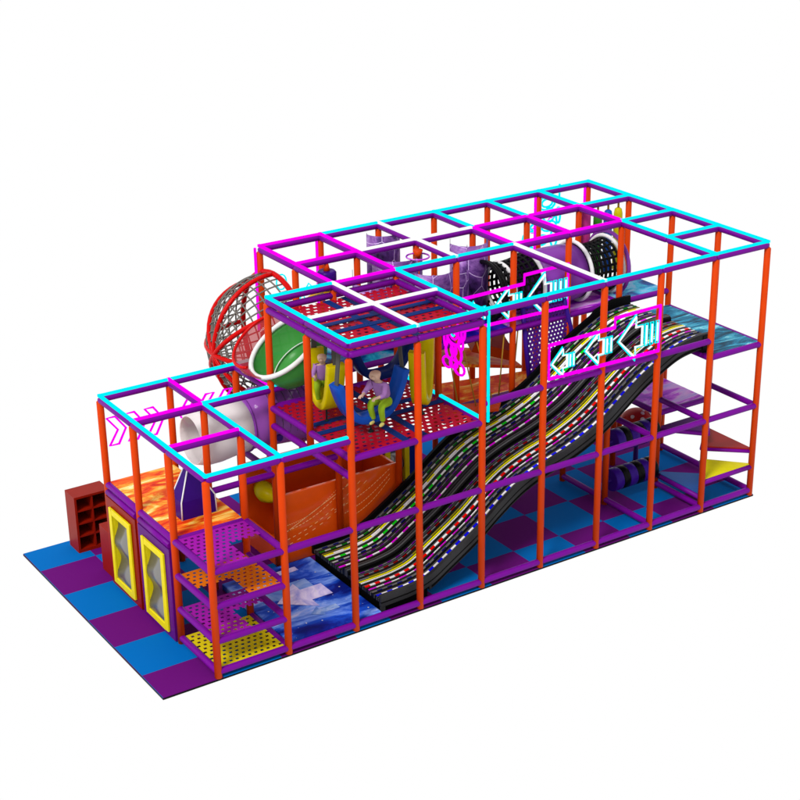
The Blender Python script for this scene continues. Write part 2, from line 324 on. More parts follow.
# spiral of triangular treads
cx = Vector((8.5 * GX, .5 * GY, 0))
for (lab, a, c, z, matn) in (('blue triangular step, lowest of the spiral at the right corner', (8, 1), (8, 0), .33, 'blue_step'), ('yellow triangular step above the blue one at the right corner', (8, 0), (9, 0), .63, 'yellow_step'),
                           ('dark red triangular step above the yellow one at the right corner', (9, 0), (9, 1), .93, 'red_step'), ('purple triangular step, highest of the spiral at the right corner', (9, 1), (8, 1), 1.23, 'purple_step')):
    A = G(*a, z); B = G(*c, z); K = Vector((cx.x, cx.y, z)); K = K + (K - (A + B) / 2) * .12
    t = thing('corner_step', lab, 'step', (A + B) / 2); q = MB(); q.flat([A, B, K] if (B - A).cross(K - A).z > 0 else [A, K, B], .05); q.build('tread', matn, t)
    q = MB(); dd = Vector((0, 0, -.06)); q.tube([A + dd, B + dd], .048, 12); q.tube([A + dd, K + dd], .035, 10); q.tube([B + dd, K + dd], .035, 10); q.build('step_frame', 'beam', t)

# ------------------------------------------------------------------ low front tower: pyramid, mirrors, cubby
def frustum(b, cx_, cy_, z0, z1, w0, w1, mi=0):
    q = []
    for z, w_ in ((z0, w0), (z1, w1)):
        q += [(cx_ - w_[0], cy_ - w_[1], z), (cx_ + w_[0], cy_ - w_[1], z), (cx_ + w_[0], cy_ + w_[1], z), (cx_ - w_[0], cy_ + w_[1], z)]
    b.add(q, [(3, 2, 1, 0), (4, 5, 6, 7), (0, 1, 5, 4), (1, 2, 6, 5), (2, 3, 7, 6), (3, 0, 4, 7)], mi); return q
z0 = H1 + .05
for (px, py, lab) in ((.60, 1.83, 'purple truncated pyramid with white piping on the flame deck near the net shelves'), (.95, 2.85, 'second purple pyramid behind the first on the flame deck')):
    if py > 2.5: continue
    t = thing('pyramid_obstacle', lab, 'soft obstacle', (px, py, z0)); b = MB(); q = [(px - .24, py - .16, z0), (px + .36, py - .16, z0), (px + .36, py + .20, z0), (px - .24, py + .20, z0), (px - .23, py - .15, z0 + .30), (px + .35, py - .15, z0 + .30), (px + .35, py + .19, z0 + .30), (px - .23, py + .19, z0 + .30), (px - .05, py - .06, z0 + .80), (px + .06, py - .06, z0 + .80), (px + .06, py + .06, z0 + .80), (px - .05, py + .06, z0 + .80)]
    b.add(q, [(3, 2, 1, 0), (8, 9, 10, 11)] + [(k, (k + 1) % 4, 4 + (k + 1) % 4, 4 + k) for k in range(4)] + [(4 + k, 4 + (k + 1) % 4, 8 + (k + 1) % 4, 8 + k) for k in range(4)]); b.build('body', 'indigo', t)
    b = MB()
    for k in range(4): b.tube([q[k], q[k + 4], q[k + 8]], .012, 8); b.tube([q[8 + k], q[8 + (k + 1) % 4]], .014, 8)
    b.build('piping', 'white_trim', t)
def mirror_panel(x, y0, y1, z0, z1, board, lab, axis='x'):
    t = thing('mirror_panel', lab, 'mirror panel', (x, (y0 + y1) / 2, z0))
    def P(u, v, d): return Vector((x - d, u, v)) if axis == 'x' else Vector((u, x - d, v))
    def bx(b, u0, u1, v0, v1, d0, d1):
        c = [P(u, v, d) for d in (d0, d1) for (u, v) in ((u0, v0), (u1, v0), (u1, v1), (u0, v1))]
        b.add(c, [(0, 1, 2, 3), (7, 6, 5, 4), (0, 4, 5, 1), (1, 5, 6, 2), (2, 6, 7, 3), (3, 7, 4, 0)])
    fw = .11; a0, a1, c0, c1 = y0 + .16, y1 - .16, z0 + .10, z1 - .14
    b = MB(); bx(b, y0, a0 + .05, z0, z1, 0, .06); bx(b, a1 - .05, y1, z0, z1, 0, .06); bx(b, a0 + .05, a1 - .05, z0, c0 + .05, 0, .06); bx(b, a0 + .05, a1 - .05, c1 - .05, z1, 0, .06); b.build('board', board, t)
    if axis == 'x': b = MB(); b.tube([P(y0 + .02, z1 + .055, .02), P(y1 - .02, z1 + .055, .02)], .05, 12); b.build('top_roll', 'beam', t)
    b = MB(); bx(b, a0, a0 + fw, c0, c1, .062, .10); bx(b, a1 - fw, a1, c0, c1, .062, .10); bx(b, a0 + fw, a1 - fw, c0, c0 + fw, .062, .10); bx(b, a0 + fw, a1 - fw, c1 - fw, c1, .062, .10)
    bx(b, a0 + fw - .02, a0 + fw, c0 + .1, c1 - .1, -.03, .065); bx(b, a1 - fw, a1 - fw + .02, c0 + .1, c1 - .1, -.03, .065); b.build('mirror_frame', 'yellow', t, bevel=.008)
    b = MB(); g = []
    for k in range(41):
        s = k / 40; v = c0 + fw * .6 + (c1 - c0 - 1.2 * fw) * s; d = .035 + .045 * math.sin(s * 4 * math.pi + .6)
        g.append([P(a0 + fw * .6, v, d), P(a1 - fw * .6, v, d)])
    b.surf(g); b.build('wavy_mirror', 'mirror', t, solid=.006)
mirror_panel(-.02, 2.50, 3.62, .02, 1.63, 'panel_red', 'wavy distorting mirror in a yellow frame on the red panel, front left')
mirror_panel(-.02, 1.28, 2.40, .02, 1.63, 'panel_purple', 'wavy distorting mirror in a yellow frame on the purple panel beside the corner tower')
mirror_panel(3.60, 5.10, 5.95, .02, 1.30, 'pocket', 'small yellow framed mirror on a blue board seen beyond the orange pit wall', axis='y')
b = MB(); b.box((-.02, 3.78, 0), (.30, 4.18, .86)); tag(b.build('storage_box', 'cubby', bevel=.01), 'plain red box standing between the cubby shelf and the red mirror panel', 'box')
t = thing('shoe_cubby', 'brick red shoe cubby with two columns of open compartments, far left', 'cubby', (.2, 5.2, 0))
X0, X1, Y0, Y1, Z1 = -.13, .52, 4.93, 5.33, 1.06
b = MB(); b.box((X0, Y0, 0), (X0 + .04, Y1, Z1)); b.box((X1 - .04, Y0, 0), (X1, Y1, Z1)); b.box((X0 + .04, Y0, Z1 - .04), (X1 - .04, Y1, Z1)); b.box((X0 + .04, Y0, 0), (X1 - .04, Y1, .06)); b.build('carcass', 'cubby', t)
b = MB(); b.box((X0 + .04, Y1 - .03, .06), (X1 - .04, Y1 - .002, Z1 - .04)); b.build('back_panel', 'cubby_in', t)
for k in range(1, 4):
    z = .06 + k * (Z1 - .1) / 4; b = MB(); b.box((X0 + .042, Y0 + .01, z - .014), (X1 - .042, Y1 - .032, z + .014)); b.build('shelf', 'cubby', t)
xm = (X0 + X1) / 2; b = MB()
for k in range(4):
    za = .06 + k * (Z1 - .1) / 4 + .015; zb = .06 + (k + 1) * (Z1 - .1) / 4 - .015; b.box((xm - .014, Y0 + .008, za), (xm + .014, Y1 - .034, zb))
b.build('divider', 'cubby', t)

# ------------------------------------------------------------------ rainbow slide
PR = [(3.02, .27), (3.35, .28), (3.65, .30), (4.0, .38), (4.4, .61), (5.0, .98), (5.4, 1.28), (5.85, 1.57), (6.3, 1.75), (6.8, 1.90), (7.3, 2.10), (7.66, 2.30), (8.0, 2.54), (8.4, 2.82), (8.8, 3.04), (9.2, 3.22), (9.6, 3.29), (9.9, 3.29)]
def catmull(P, n):
    out = []
    for i in range(len(P) - 1):
        p0 = P[max(i - 1, 0)]; p1 = P[i]; p2 = P[i + 1]; p3 = P[min(i + 2, len(P) - 1)]
        for k in range(n):
            s = k / n
            out.append(tuple(.5 * (2 * b_ + (c_ - a_) * s + (2 * a_ - 5 * b_ + 4 * c_ - d_) * s * s + (3 * b_ - a_ - 3 * c_ + d_) * s ** 3) for a_, b_, c_, d_ in zip(p0, p1, p2, p3)))
    out.append(P[-1]); return out
PF = catmull(PR, 8)
# resample to even arc length
arc = [0]
for a, c in zip(PF, PF[1:]): arc.append(arc[-1] + math.hypot(c[0] - a[0], c[1] - a[1]))
LEN = arc[-1]
def at(s):
    s = max(0, min(LEN, s)); lo = 0
    while lo < len(arc) - 2 and arc[lo + 1] < s: lo += 1
    f = (s - arc[lo]) / (arc[lo + 1] - arc[lo]); return (PF[lo][0] + (PF[lo + 1][0] - PF[lo][0]) * f, PF[lo][1] + (PF[lo + 1][1] - PF[lo][1]) * f)
SL = thing('light_slide', 'wide two lane wavy black slide striped with rainbow dashed lights', 'slide', (6.4, 1.2, 0))
NS = 110
def strip(name, matn, prof, s0=0, s1=None, ends=True):
    """prof: closed cross-section as (y, dz)"""
    s1 = LEN if s1 is None else s1; g = []
    for k in range(NS + 1):
        x, z = at(s0 + (s1 - s0) * k / NS); g.append([Vector((x, y, z + d)) for (y, d) in prof + [prof[0]]])
    b = MB(); b.surf(g, smooth=False)
    b.add([p for p in g[0][:-1]], [tuple(range(len(prof)))]); b.add([p for p in g[-1][:-1]], [tuple(range(len(prof)))])
    return b.build(name, matn, SL)
Y0, Y1, YM = .16, 2.36, 1.27
strip('slide_lane', 'track', [(Y0 + .06, 0), (YM - .10, 0), (YM - .10, -.06), (Y0 + .06, -.06)])
strip('slide_lane', 'track', [(YM + .10, 0), (Y1 - .06, 0), (Y1 - .06, -.06), (YM + .10, -.06)])
strip('centre_divider', 'track', [(YM - .10, -.05), (YM - .095, .05), (YM - .05, .085), (YM + .05, .085), (YM + .095, .05), (YM + .10, -.05)])
strip('side_rail', 'dark', [(Y0, -.13), (Y0, .075), (Y0 + .06, .075), (Y0 + .06, -.13)])
strip('side_rail', 'black', [(Y1 - .06, -.10), (Y1 - .06, .09), (Y1, .09), (Y1, -.10)])
for dz in (-.05, -.17): strip('skirt_line', 'gap', [(Y0 - .004, dz - .012), (Y0 - .004, dz + .008), (Y0 + .02, dz + .008), (Y0 + .02, dz - .012)], s0=0 if dz > -.1 else 1.0)
strip('side_skirt', 'dark', [(Y0 + .015, -.215), (Y0 + .015, -.145), (Y0 + .05, -.145), (Y0 + .05, -.215)], s0=.95)
strip('slide_underside', 'gap', [(Y0 + .05, -.20), (Y0 + .05, -.065), (Y1 - .07, -.065), (Y1 - .07, -.20)], s0=.5)
b = MB(); b.box((3.02, Y0 + .005, 0), (3.10, Y0 + .05, .15)); b.build('support_leg', 'dark', SL)
b = MB(); b.box((3.05, Y0 + .06, .0), (3.95, Y1 - .06, .2)); b.build('slide_base', 'gap', SL)
b = MB(); b.box((9.72, Y0 - .02, 3.03), (9.92, Y0 + .10, 3.34)); b.build('end_bracket', 'black', SL)
b = MB(); b.flat([(8.9, Y1 - .05, 3.14), (9.92, Y1 - .05, 3.2), (9.92, Y1 - .05, 3.44), (9.5, Y1 - .05, 3.44), (9.1, Y1 - .05, 3.32)], .05); b.build('end_bracket', 'black', SL)
def smat(n, c): M[n] = mat(n, c, .3, k=.95, var=.02)
for n, c in (('s_blue', (10, 10, 250)), ('s_navy', (20, 20, 120)), ('s_green', (0, 232, 24)), ('s_dgreen', (0, 120, 20)), ('s_yellow', (255, 246, 0)), ('s_dyellow', (150, 140, 20)), ('s_purple', (120, 20, 150)), ('s_magenta', (255, 0, 250)),
             ('s_red', (255, 10, 0)), ('s_dred', (140, 8, 8)), ('s_white', (255, 255, 255)), ('s_grey', (120, 120, 120)), ('s_lgrey', (190, 190, 190))): smat(n, c)
def stripe(y, wd, c1, c2, dash=.13, ofs=0, h=.012):
    b = MB(); s = 0.01; k = 0
    while s < LEN - .02:
        s2 = min(LEN - .01, s + dash); A = [at(s), at((s + s2) / 2), at(s2)]
        v = []
        for (x, z) in A: v += [(x, y - wd / 2, z + .001), (x, y - wd / 2, z + h), (x, y + wd / 2, z + h), (x, y + wd / 2, z + .001)]
        f = []
        for q in (0, 4): f += [(q, q + 4, q + 5, q + 1), (q + 1, q + 5, q + 6, q + 2), (q + 2, q + 6, q + 7, q + 3)]
        b.add(v, f, (k + ofs) % 2)
        s = s2; k += 1
    # turned down over the lower lip
    x, z = at(0)
    for q in range(0): b.box((x - .03, y - wd / 2, z - .012 - .07 * (q + 1)), (x - .012, y + wd / 2, z - .012 - .07 * q), (q + ofs) % 2)
    b.build('light_strip', [c1, c2], SL)
for y, wd, c1, c2, da in ((2.22, .022, 's_navy', 's_grey', .15), (2.12, .032, 's_dgreen', 's_lgrey', .15), (2.03, .014, 's_dyellow', 's_dyellow', .3), (1.965, .045, 's_yellow', 's_white', .26), (1.925, .020, 's_white', 's_white', .26), (1.81, .045, 's_green', 's_white', .15),
                          (1.69, .026, 's_navy', 's_lgrey', .15), (1.60, .018, 's_purple', 's_grey', .12), (1.48, .036, 's_magenta', 's_white', .18),
                          (1.10, .020, 's_purple', 's_grey', .12), (1.005, .030, 's_dred', 's_grey', .13), (.90, .036, 's_dyellow', 's_grey', .3), (.845, .030, 's_yellow', 's_yellow', .3), (.80, .026, 's_white', 's_white', .3), (.67, .052, 's_red', 's_white', .13),
                          (.555, .020, 's_magenta', 's_white', .2), (.45, .022, 's_navy', 's_grey', .13), (.32, .048, 's_blue', 's_white', .14)):
    stripe(y, wd * .85, c1, c2, da * .74, random.randint(0, 1))

# galaxy landing mat with arrow print
t = thing('landing_mat', 'dark blue galaxy landing mat with pale arrows at the foot of the slide', 'mat', (2.2, 1.2, 0))
b = MB(); b.box((1.30, .10, 0.002), (2.99, 2.38, .11)); b.build('pad', 'galaxy', t, bevel=.02)
M['arrow_pale'] = pattern('pale_arrow_print', [(.3, (120, 130, 215)), (.5, (200, 190, 232)), (.7, (246, 236, 250))], nscale=2, k=1.2)
M['arrow_blue'] = pattern('mid_blue_arrow_print', [(.3, (70, 110, 210)), (.5, (120, 160, 235)), (.7, (190, 210, 250))], nscale=2, k=1.0)
def arrow(b, x, y, s, z, wd=.5):
    pts = [(0, 0), (.55, .45), (.55, .2), (1.1 + wd, .2), (1.1 + wd, -.2), (.55, -.2), (.55, -.45)]
    P = [Vector((x + a * s, y + c * s, z)) for a, c in pts]; k = len(P); b.add([*P, *[p - Vector((0, 0, .003)) for p in P]], [(0, 6, 5, 2, 1), (5, 4, 3, 2)][:0] + [(0, 6, 5), (0, 5, 2), (0, 2, 1), (2, 5, 4), (2, 4, 3)])
for a_, mm in (((1.72, 1.25, .98, .1175, -.15), 'arrow_pale'), ((1.42, 1.85, .44, .1145), 'arrow_pale'), ((1.52, 1.55, 1.0, .1150, -.1), 'arrow_blue'), ((2.0, .66, .36, .1170, .3), 'arrow_blue'), ((1.9, 2.12, .34, .1190, .9), 'arrow_pale')): b = MB(); arrow(b, *a_); b.build('arrow_print', mm, t)
b = MB()
for k in range(46):
    x = random.uniform(1.36, 2.93); y = random.uniform(.15, 2.3); r = random.choice((.006, .008, .014)); b.add([(x + r * math.cos(a), y + r * math.sin(a), .1185) for a in [q * math.pi / 3 for q in range(6)]], [(0, 1, 2, 3, 4, 5)])
b.build('star_print', 'white_trim', t)

# ------------------------------------------------------------------ orange glossy pit
t = thing('orange_pit', 'glossy orange walled ball pit under the net deck', 'ball pit', (3.66, 3.07, 0))
for nm, lo, hi in (('front_wall', (2 * GX + .02, 2 * GY + .08, .005), (4 * GX + .02, 2 * GY + .14, 1.30)), ('rear_wall', (2 * GX, 3 * GY - .10, .005), (4 * GX, 3 * GY - .04, 1.52)), ('side_wall', (4 * GX - .06, 2 * GY + .15, .005), (4 * GX, 3 * GY - .11, 1.30)),
                   ('side_wall', (2 * GX, 2 * GY + .15, .005), (2 * GX + .06, 3 * GY - .11, .5))):
    b = MB(); b.box(lo, hi); b.build(nm, 'orange_wall', t, bevel=.01)
b = MB(); b.box((2.5, 2.62, .03), (4.8, 3.57, .05)); b.build('pit_floor', 'orange_wall', t)
# reflection of the slide's stripes, painted as dashed curves on the front wall
def wall_curve(b, x0, z0_, x1, z1_, bow, dash, gap, r, y):
    n = 60; P = []
    for k in range(n + 1):
        s = k / n; P.append(Vector((x0 + (x1 - x0) * s, y, z0_ + (z1_ - z0_) * s - bow * math.sin(math.pi * s))))
    k = 0
    while k < n:
        e2 = min(n, k + dash); b.add([P[k] - Vector((0, 0, r)), P[e2] - Vector((0, 0, r)), P[e2] + Vector((0, 0, r)), P[k] + Vector((0, 0, r))], [(0, 1, 2, 3)]); k += dash + gap
M['seam_or_reflection'] = mat('pale_orange_reflection', (255, 190, 130), .4, k=1.1)  # pale colour of the painted slide reflection
b = MB(); yy = 2 * GY + .0775
for dz, da, ga in ((0, 1, 1), (-.14, 2, 1), (-.2, 60, 0), (-.36, 2, 2), (-.5, 2, 3)): wall_curve(b, 2.55, .72 + dz * .8, 3.75 - dz * 1.2, 1.2, .14, da, ga, .006, yy)
for dz, da, ga in ((0, 2, 1), (-.2, 2, 1), (-.36, 3, 1)): wall_curve(b, 3.6 - dz, .75 + dz * .6, 4.75, 1.24 + dz * .5, .08, da, ga, .006, yy)
b.build('seam_or_reflection', 'seam_or_reflection', t)
t = thing('blaster_horn', 'small yellow horn on the orange rear wall behind the corner post', 'horn', (2.75, 3.52, .95))
b = MB(); b.tube([(2.74, 3.58, 1.02), (2.72, 3.42, 1.02), (2.70, 3.30, 1.01), (2.74, 3.20, .99), (2.86, 3.0, .95)], .1, 20, rs=[.13, .17, .165, .13, .03]); b.build('horn', 'yellow_swing', t)

# ------------------------------------------------------------------ U swings
def uswing(lab, c, d, mt_, half=.60, z_bot=3.20, z_top=4.08, wd=.34, grp='U shaped swings hanging over the net deck'):
    d = Vector(d).normalized(); p = Vector((-d.y, d.x, 0)); c = Vector(c)
    t = thing('u_swing', lab, 'swing', (c.x, c.y, z_bot), grp)
    g = []; th = .10
    for k in range(29):
        a = -math.pi * .5 + math.pi * k / 28 if False else None
    path = []
    for k in range(33):
        s = -1 + 2 * k / 32; u = half * math.sin(s * math.pi / 2) * (1 + .0 * abs(s)); v = z_bot + (z_top - z_bot) * (abs(s) ** 2.3); u = half * (math.copysign(abs(s) ** .72, s))
        path.append((u, v))
    for k, (u, v) in enumerate(path):
        a = path[max(k - 1, 0)]; e_ = path[min(k + 1, 32)]; tx, tz = e_[0] - a[0], e_[1] - a[1]; L = math.hypot(tx, tz); nx, nz = -tz / L, tx / L
        ring = []
        for (q, r_) in ((-1, -1), (-.85, -1.25), (.85, -1.25), (1, -1), (1, 1), (.85, 1.25), (-.85, 1.25), (-1, 1), (-1, -1)):
            ring.append(c * 1 + d * (u + nx * r_ * th / 2) + p * (q * wd / 2) + Vector((0, 0, v + nz * r_ * th / 2)))
        g.append(ring)
    b = MB(); b.surf(g, smooth=True); b.add(g[0][:-1], [tuple(range(8))]); b.add(g[-1][:-1], [tuple(range(8))]); b.build('seat', mt_, t, bevel=.01)
    for s in (-1, 1):
        a = c + d * (half * s) + Vector((0, 0, z_top - .02)); e_ = c + d * (half * s * .88) + Vector((0, 0, 4.58)); b = MB(); w2 = p * .045; th2 = d * .01
        b.add([a - w2 - th2, a + w2 - th2, a + w2 + th2, a - w2 + th2, e_ - w2 - th2, e_ + w2 - th2, e_ + w2 + th2, e_ - w2 + th2], [(3, 2, 1, 0), (4, 5, 6, 7), (0, 1, 5, 4), (1, 2, 6, 5), (2, 3, 7, 6), (3, 0, 4, 7)])
        b.build('strap', 'strap', t)
    b = MB(); b.tube([c + Vector((0, 0, z_bot - .05)), c + Vector((0, 0, 2.99))], .014, 8); b.tube([c + Vector((0, 0, 3.03)), c + Vector((0, 0, 2.99))], .05, 10, rs=[.015, .05]); b.build('tether', 'tether', t)
    return t
uswing('bright blue U swing with the lilac shirted figure on it, nearest', (3.22, .68, 0), (1, .05, 0), 'blue_swing', half=.62, z_bot=3.24, z_top=3.92, wd=.28)
uswing('dark blue U swing hanging behind the seated figure', (4.13, 1.78, 0), (1, 0, 0), 'navy_swing', half=.62, z_bot=3.40, z_top=4.15, wd=.26)
uswing('yellow U swing at the left side of the net deck', (2.86, 1.42, 0), (.12, 1, 0), 'yellow_swing', half=.42, z_bot=3.30, z_top=4.10, wd=.30)
uswing('yellow U swing at the right side of the net deck', (4.27, .80, 0), (.73, .68, 0), 'yellow_swing', half=.34, z_bot=3.24, z_top=4.18, wd=.26)

# ------------------------------------------------------------------ people
def skin_obj(name, nodes, edges, matn, parent, sub=2):
    base = parent_loc(parent); me = bpy.data.meshes.new(name); me.from_pydata([tuple(Vector(p) - base) for p, r in nodes], edges, []); me.materials.append(M[matn])
    o = bpy.data.objects.new(name, me); COL.objects.link(o); o.parent = parent
    sk = o.modifiers.new('skin', 'SKIN'); sk.use_smooth_shade = True
    for k, (p, r) in enumerate(nodes): me.skin_vertices[0].data[k].radius = (r, r)
    me.skin_vertices[0].data[0].use_root = True
    ss = o.modifiers.new('sub', 'SUBSURF'); ss.levels = sub; ss.render_levels = sub
    return o
def ensure_skin(me): pass
def chainobj(name, chains, matn, parent, sub=2):
    nodes = []; edges = []
    for ch in chains:
        prev = None
        for item in ch:
            if isinstance(item, int): prev = item; continue
            nodes.append(item)
            if prev is not None: edges.append((prev, len(nodes) - 1))
            prev = len(nodes) - 1
    base = parent_loc(parent); me = bpy.data.meshes.new(name); bm = bmesh.new(); lay = bm.verts.layers.skin.verify()
    vs = []
    for k, (p, r) in enumerate(nodes):
        v = bm.verts.new(Vector(p) - base); v[lay].radius = (r, r); v[lay].use_root = (k == 0); vs.append(v)
    for a, c in edges: bm.edges.new((vs[a], vs[c]))
    bm.to_mesh(me); bm.free(); me.materials.append(M[matn])
    o = bpy.data.objects.new(name, me); COL.objects.link(o); o.parent = parent
    sk = o.modifiers.new('skin', 'SKIN'); sk.use_smooth_shade = True
    ss = o.modifiers.new('sub', 'SUBSURF'); ss.levels = sub; ss.render_levels = sub
    return o
def sitter(lab, hip, f, lean=.30, s=1.0):
    """seated figure: hip point, facing direction f"""
    hip = Vector(hip); f = Vector(f).normalized(); l = Vector((-f.y, f.x, 0)); U = Vector((0, 0, 1))
    def P(a, b_, c): return hip + (f * a + l * b_ + U * c) * s
    t = thing('person', lab, 'person', hip - U * .08 * s)
    neck = (lean * .34, 0, .36)
    # body: trunk, head and both arms with fingers as one surface
    ch = [[(P(0, 0, .02), .08 * s), (P(lean * .15, 0, .16), .075 * s), (P(lean * .30, 0, .30), .065 * s), (P(lean * .40, 0, .375), .038 * s), (P(lean * .45, 0, .42), .045 * s), (P(lean * .52, 0, .46), .096 * s), (P(lean * .54, 0, .53), .108 * s), (P(lean * .54, 0, .57), .07 * s)]]
    n = 8
    for sd in (-1, 1):
        arm = [2, (P(lean * .36, sd * .13, .31), .042 * s), (P(lean * .36 + .12, sd * .17, .20), .032 * s), (P(lean * .36 + .27, sd * .13, .20), .023 * s), (P(lean * .36 + .31, sd * .125, .205), .024 * s)]
        ch.append(arm); wrist = n + 3; n += 4
        for q, (off, L) in enumerate(((-.018, .045), (-.006, .052), (.006, .05), (.018, .04))):
            ch.append([wrist, (P(lean * .36 + .34, sd * .125 + off, .208), .0085 * s), (P(lean * .36 + .34 + L * .7, sd * .125 + off, .195), .0075 * s), (P(lean * .36 + .335 + L * .8, sd * .125 + off, .175), .006 * s)]); n += 3
        ch.append([wrist, (P(lean * .36 + .315, sd * .125 - sd * .026, .198), .009 * s), (P(lean * .36 + .34, sd * .125 - sd * .036, .190), .007 * s)]); n += 2
    # nose and ears
    ch.append([5, (P(lean * .52 + .115, 0, .49), .014 * s)])
    chainobj('body', ch, 'skin', t)
    ch = [[(P(-.005, 0, .01), .125 * s), (P(lean * .15, 0, .15), .125 * s), (P(lean * .30, 0, .28), .122 * s), (P(lean * .37, 0, .345), .06 * s)]]
    for sd in (-1, 1): ch.append([2, (P(lean * .36, sd * .13, .315), .056 * s), (P(lean * .36 + .12, sd * .172, .20), .044 * s), (P(lean * .36 + .22, sd * .15, .20), .036 * s)])
    chainobj('top', ch, 'shirt', t)
    ch = [[(P(-.02, 0, .0), .108 * s)]]
    for sd in (-1, 1): ch.append([0, (P(.06, sd * .085, -.01), .088 * s), (P(.24, sd * .10, .0), .066 * s), (P(.28, sd * .10, -.05), .06 * s), (P(.22, sd * .09, -.25), .046 * s), (P(.22, sd * .09, -.29), .05 * s)])
    chainobj('trousers', ch, 'trousers', t)
    for sd in (-1, 1): chainobj('shoe', [[(P(.20, sd * .09, -.325), .034 * s), (P(.27, sd * .09, -.335), .032 * s), (P(.32, sd * .09, -.34), .022 * s)]], 'shoe', t)
    return t
sitter('bald headed figure in lilac top and lime trousers seated on the bright blue swing', (3.42, .57, 3.53), (-.90, -.44, 0), lean=.5, s=.98)
sitter('bald headed figure half hidden by the yellow swing at the left', (2.93, 1.62, 3.60), (-.5, -.8, 0), lean=.2, s=.85)

# ------------------------------------------------------------------ net ball, bowl and tunnels
BC = Vector((3.66, 4.45, 3.26)); BR = 1.22
def circ(c, r, a, b_, n=48): return [Vector(c) + (Vector(a) * math.cos(2 * math.pi * k / n) + Vector(b_) * math.sin(2 * math.pi * k / n)) * r for k in range(n)]
t = thing('net_dome', 'large bulging climbing dome of red hoops and grey rope net behind the left towers', 'climbing dome', BC - Vector((0, 0, BR)))
q = MB(); q.tube(circ(BC, BR, (0, 1, 0), (0, 0, 1)), .048, 12, closed=True); q.build('hoop', 'red_tube', t)
def rib(ph, R, n=26):
    d_ = Vector((0, math.cos(ph), math.sin(ph))); return [BC + d_ * R * math.cos(math.pi * k / n) - Vector((1, 0, 0)) * R * math.sin(math.pi * k / n) for k in range(n + 1)]
for ph in (0, math.pi / 4, math.pi / 2, 3 * math.pi / 4): q = MB(); q.tube(rib(ph, BR), .042, 10); q.build('hoop', 'red_tube', t)
q = MB(); q.tube(circ(BC - Vector((BR * .985, 0, 0)), .05, (0, 1, 0), (0, 0, 1), 16), .05, 8, closed=True); q.build('hub', 'red_tube', t)
q = MB()
for k in range(20):
    if k % 5: q.tube(rib(math.pi * k / 20, BR - .02), .0145, 5)
for k in range(1, 11):
    la = k * math.pi / 2 / 11.5; q.tube(circ(BC - Vector((BR * math.sin(la), 0, 0)), (BR - .025) * math.cos(la), (0, 1, 0), (0, 0, 1), 44), .0145, 5, closed=True)
q.build('rope_net', 'rope', t)
# red clear dome between ball and bowl
def dome(c, nrm, r, depth, n=28, m_=10, flare=1.0):
    nrm = Vector(nrm).normalized(); a = nrm.orthogonal().normalized(); b_ = nrm.cross(a); g = []
    for i in range(m_ + 1):
        s = i / m_ * math.pi / 2; rr = r * math.cos(s) ** flare if i < m_ else r * .02; dd = depth * math.sin(s)
        g.append([Vector(c) + (a * math.cos(2 * math.pi * k / n) + b_ * math.sin(2 * math.pi * k / n)) * rr + nrm * dd for k in range(n + 1)])
    return g, a, b_
BW = Vector((2.86, 2.72, 3.86)); bn = Vector((-.593, .064, .80)).normalized()
t = thing('tunnel_bowl', 'open green bowl with white rim, mouth of the tunnel behind the corner post', 'tunnel bowl', BW)
g, a_, b_ = dome(BW, -bn, .66, .62, flare=.55); q = MB(); q.surf(g); q.build('bowl', 'green', t, solid=.02)
q = MB(); q.tube(circ(BW, .665, a_, b_), .042, 10, closed=True); q.build('rim', 'white_trim', t)
q = MB(); q.tube(circ(BW - bn * .42, .50, a_, b_), .010, 6, closed=True); q.build('seam_or_reflection', 'white_trim', t)
t = thing('red_collar', 'clear red plastic collar between the net dome and the green bowl', 'tunnel collar', (3.0, 3.45, 3.75))
a_ = bn.orthogonal().normalized(); b_ = bn.cross(a_); c2 = BW + Vector((-.16, .42, .02)); g = []; side = Vector((-.60, .62, .05)).normalized()
for k in range(49):
    d_ = a_ * math.cos(2 * math.pi * k / 48) + b_ * math.sin(2 * math.pi * k / 48)
    if d_.dot(side) < .12: continue
    g.append((d_.dot(b_ if False else side.cross(bn)), [BW + d_ * .70, BW.lerp(c2, .5) + d_ * .70, c2 + d_ * .60]))
g = [x[1] for x in sorted(g, key=lambda x: x[0])]
q = MB(); q.surf(g); q.build('bubble', 'bubble', t, solid=.012)
q = MB(); q.tube([x[2] for x in g], .028, 8); q.build('rim', 'red_tube', t)
# lower tube slide
t = thing('tube_slide', 'tube slide of frosted white and clear purple sections behind the low tower', 'tube slide', (2.6, 3.05, 1.9))
def tubesec(path, rs, matn, nm='tube_section', n=32): q = MB(); q.tube(path, 0, n, rs=rs, cap=False); return q.build(nm, matn, t, solid=.015)
tubesec([(1.22, 3.0, 2.50), (1.4, 3.0, 2.50), (1.62, 3.02, 2.50), (1.9, 3.04, 2.52), (2.2, 3.06, 2.54)], [.40, .46, .47, .46, .46], 'frost')
tubesec([(2.2, 3.06, 2.54), (2.5, 3.07, 2.58), (2.8, 3.07, 2.56), (3.3, 3.07, 2.48)], [.46, .50, .51, .48], 'purple_clear')
tubesec([(3.3, 3.07, 2.48), (3.7, 3.0, 2.36), (4.1, 2.9, 2.12), (4.5, 2.8, 1.85)], [.48, .44, .40, .40], 'grey_clear')
for x, z, r in ((2.2, 2.54, .475), (3.3, 2.48, .495)): q = MB(); q.tube(circ((x, 3.065, z), r, (0, 1, 0), (0, 0, 1)), .022, 8, closed=True); q.build('flange', 'lilac_tube', t)
q = MB()
for k in range(5): q.tube(circ((2.55 + .14 * k, 3.07, 2.57), .515, (0, 1, 0), (0, 0, 1), 40), .006, 5, closed=True)
q.build('seam_or_reflection', 'grey_clear', t)
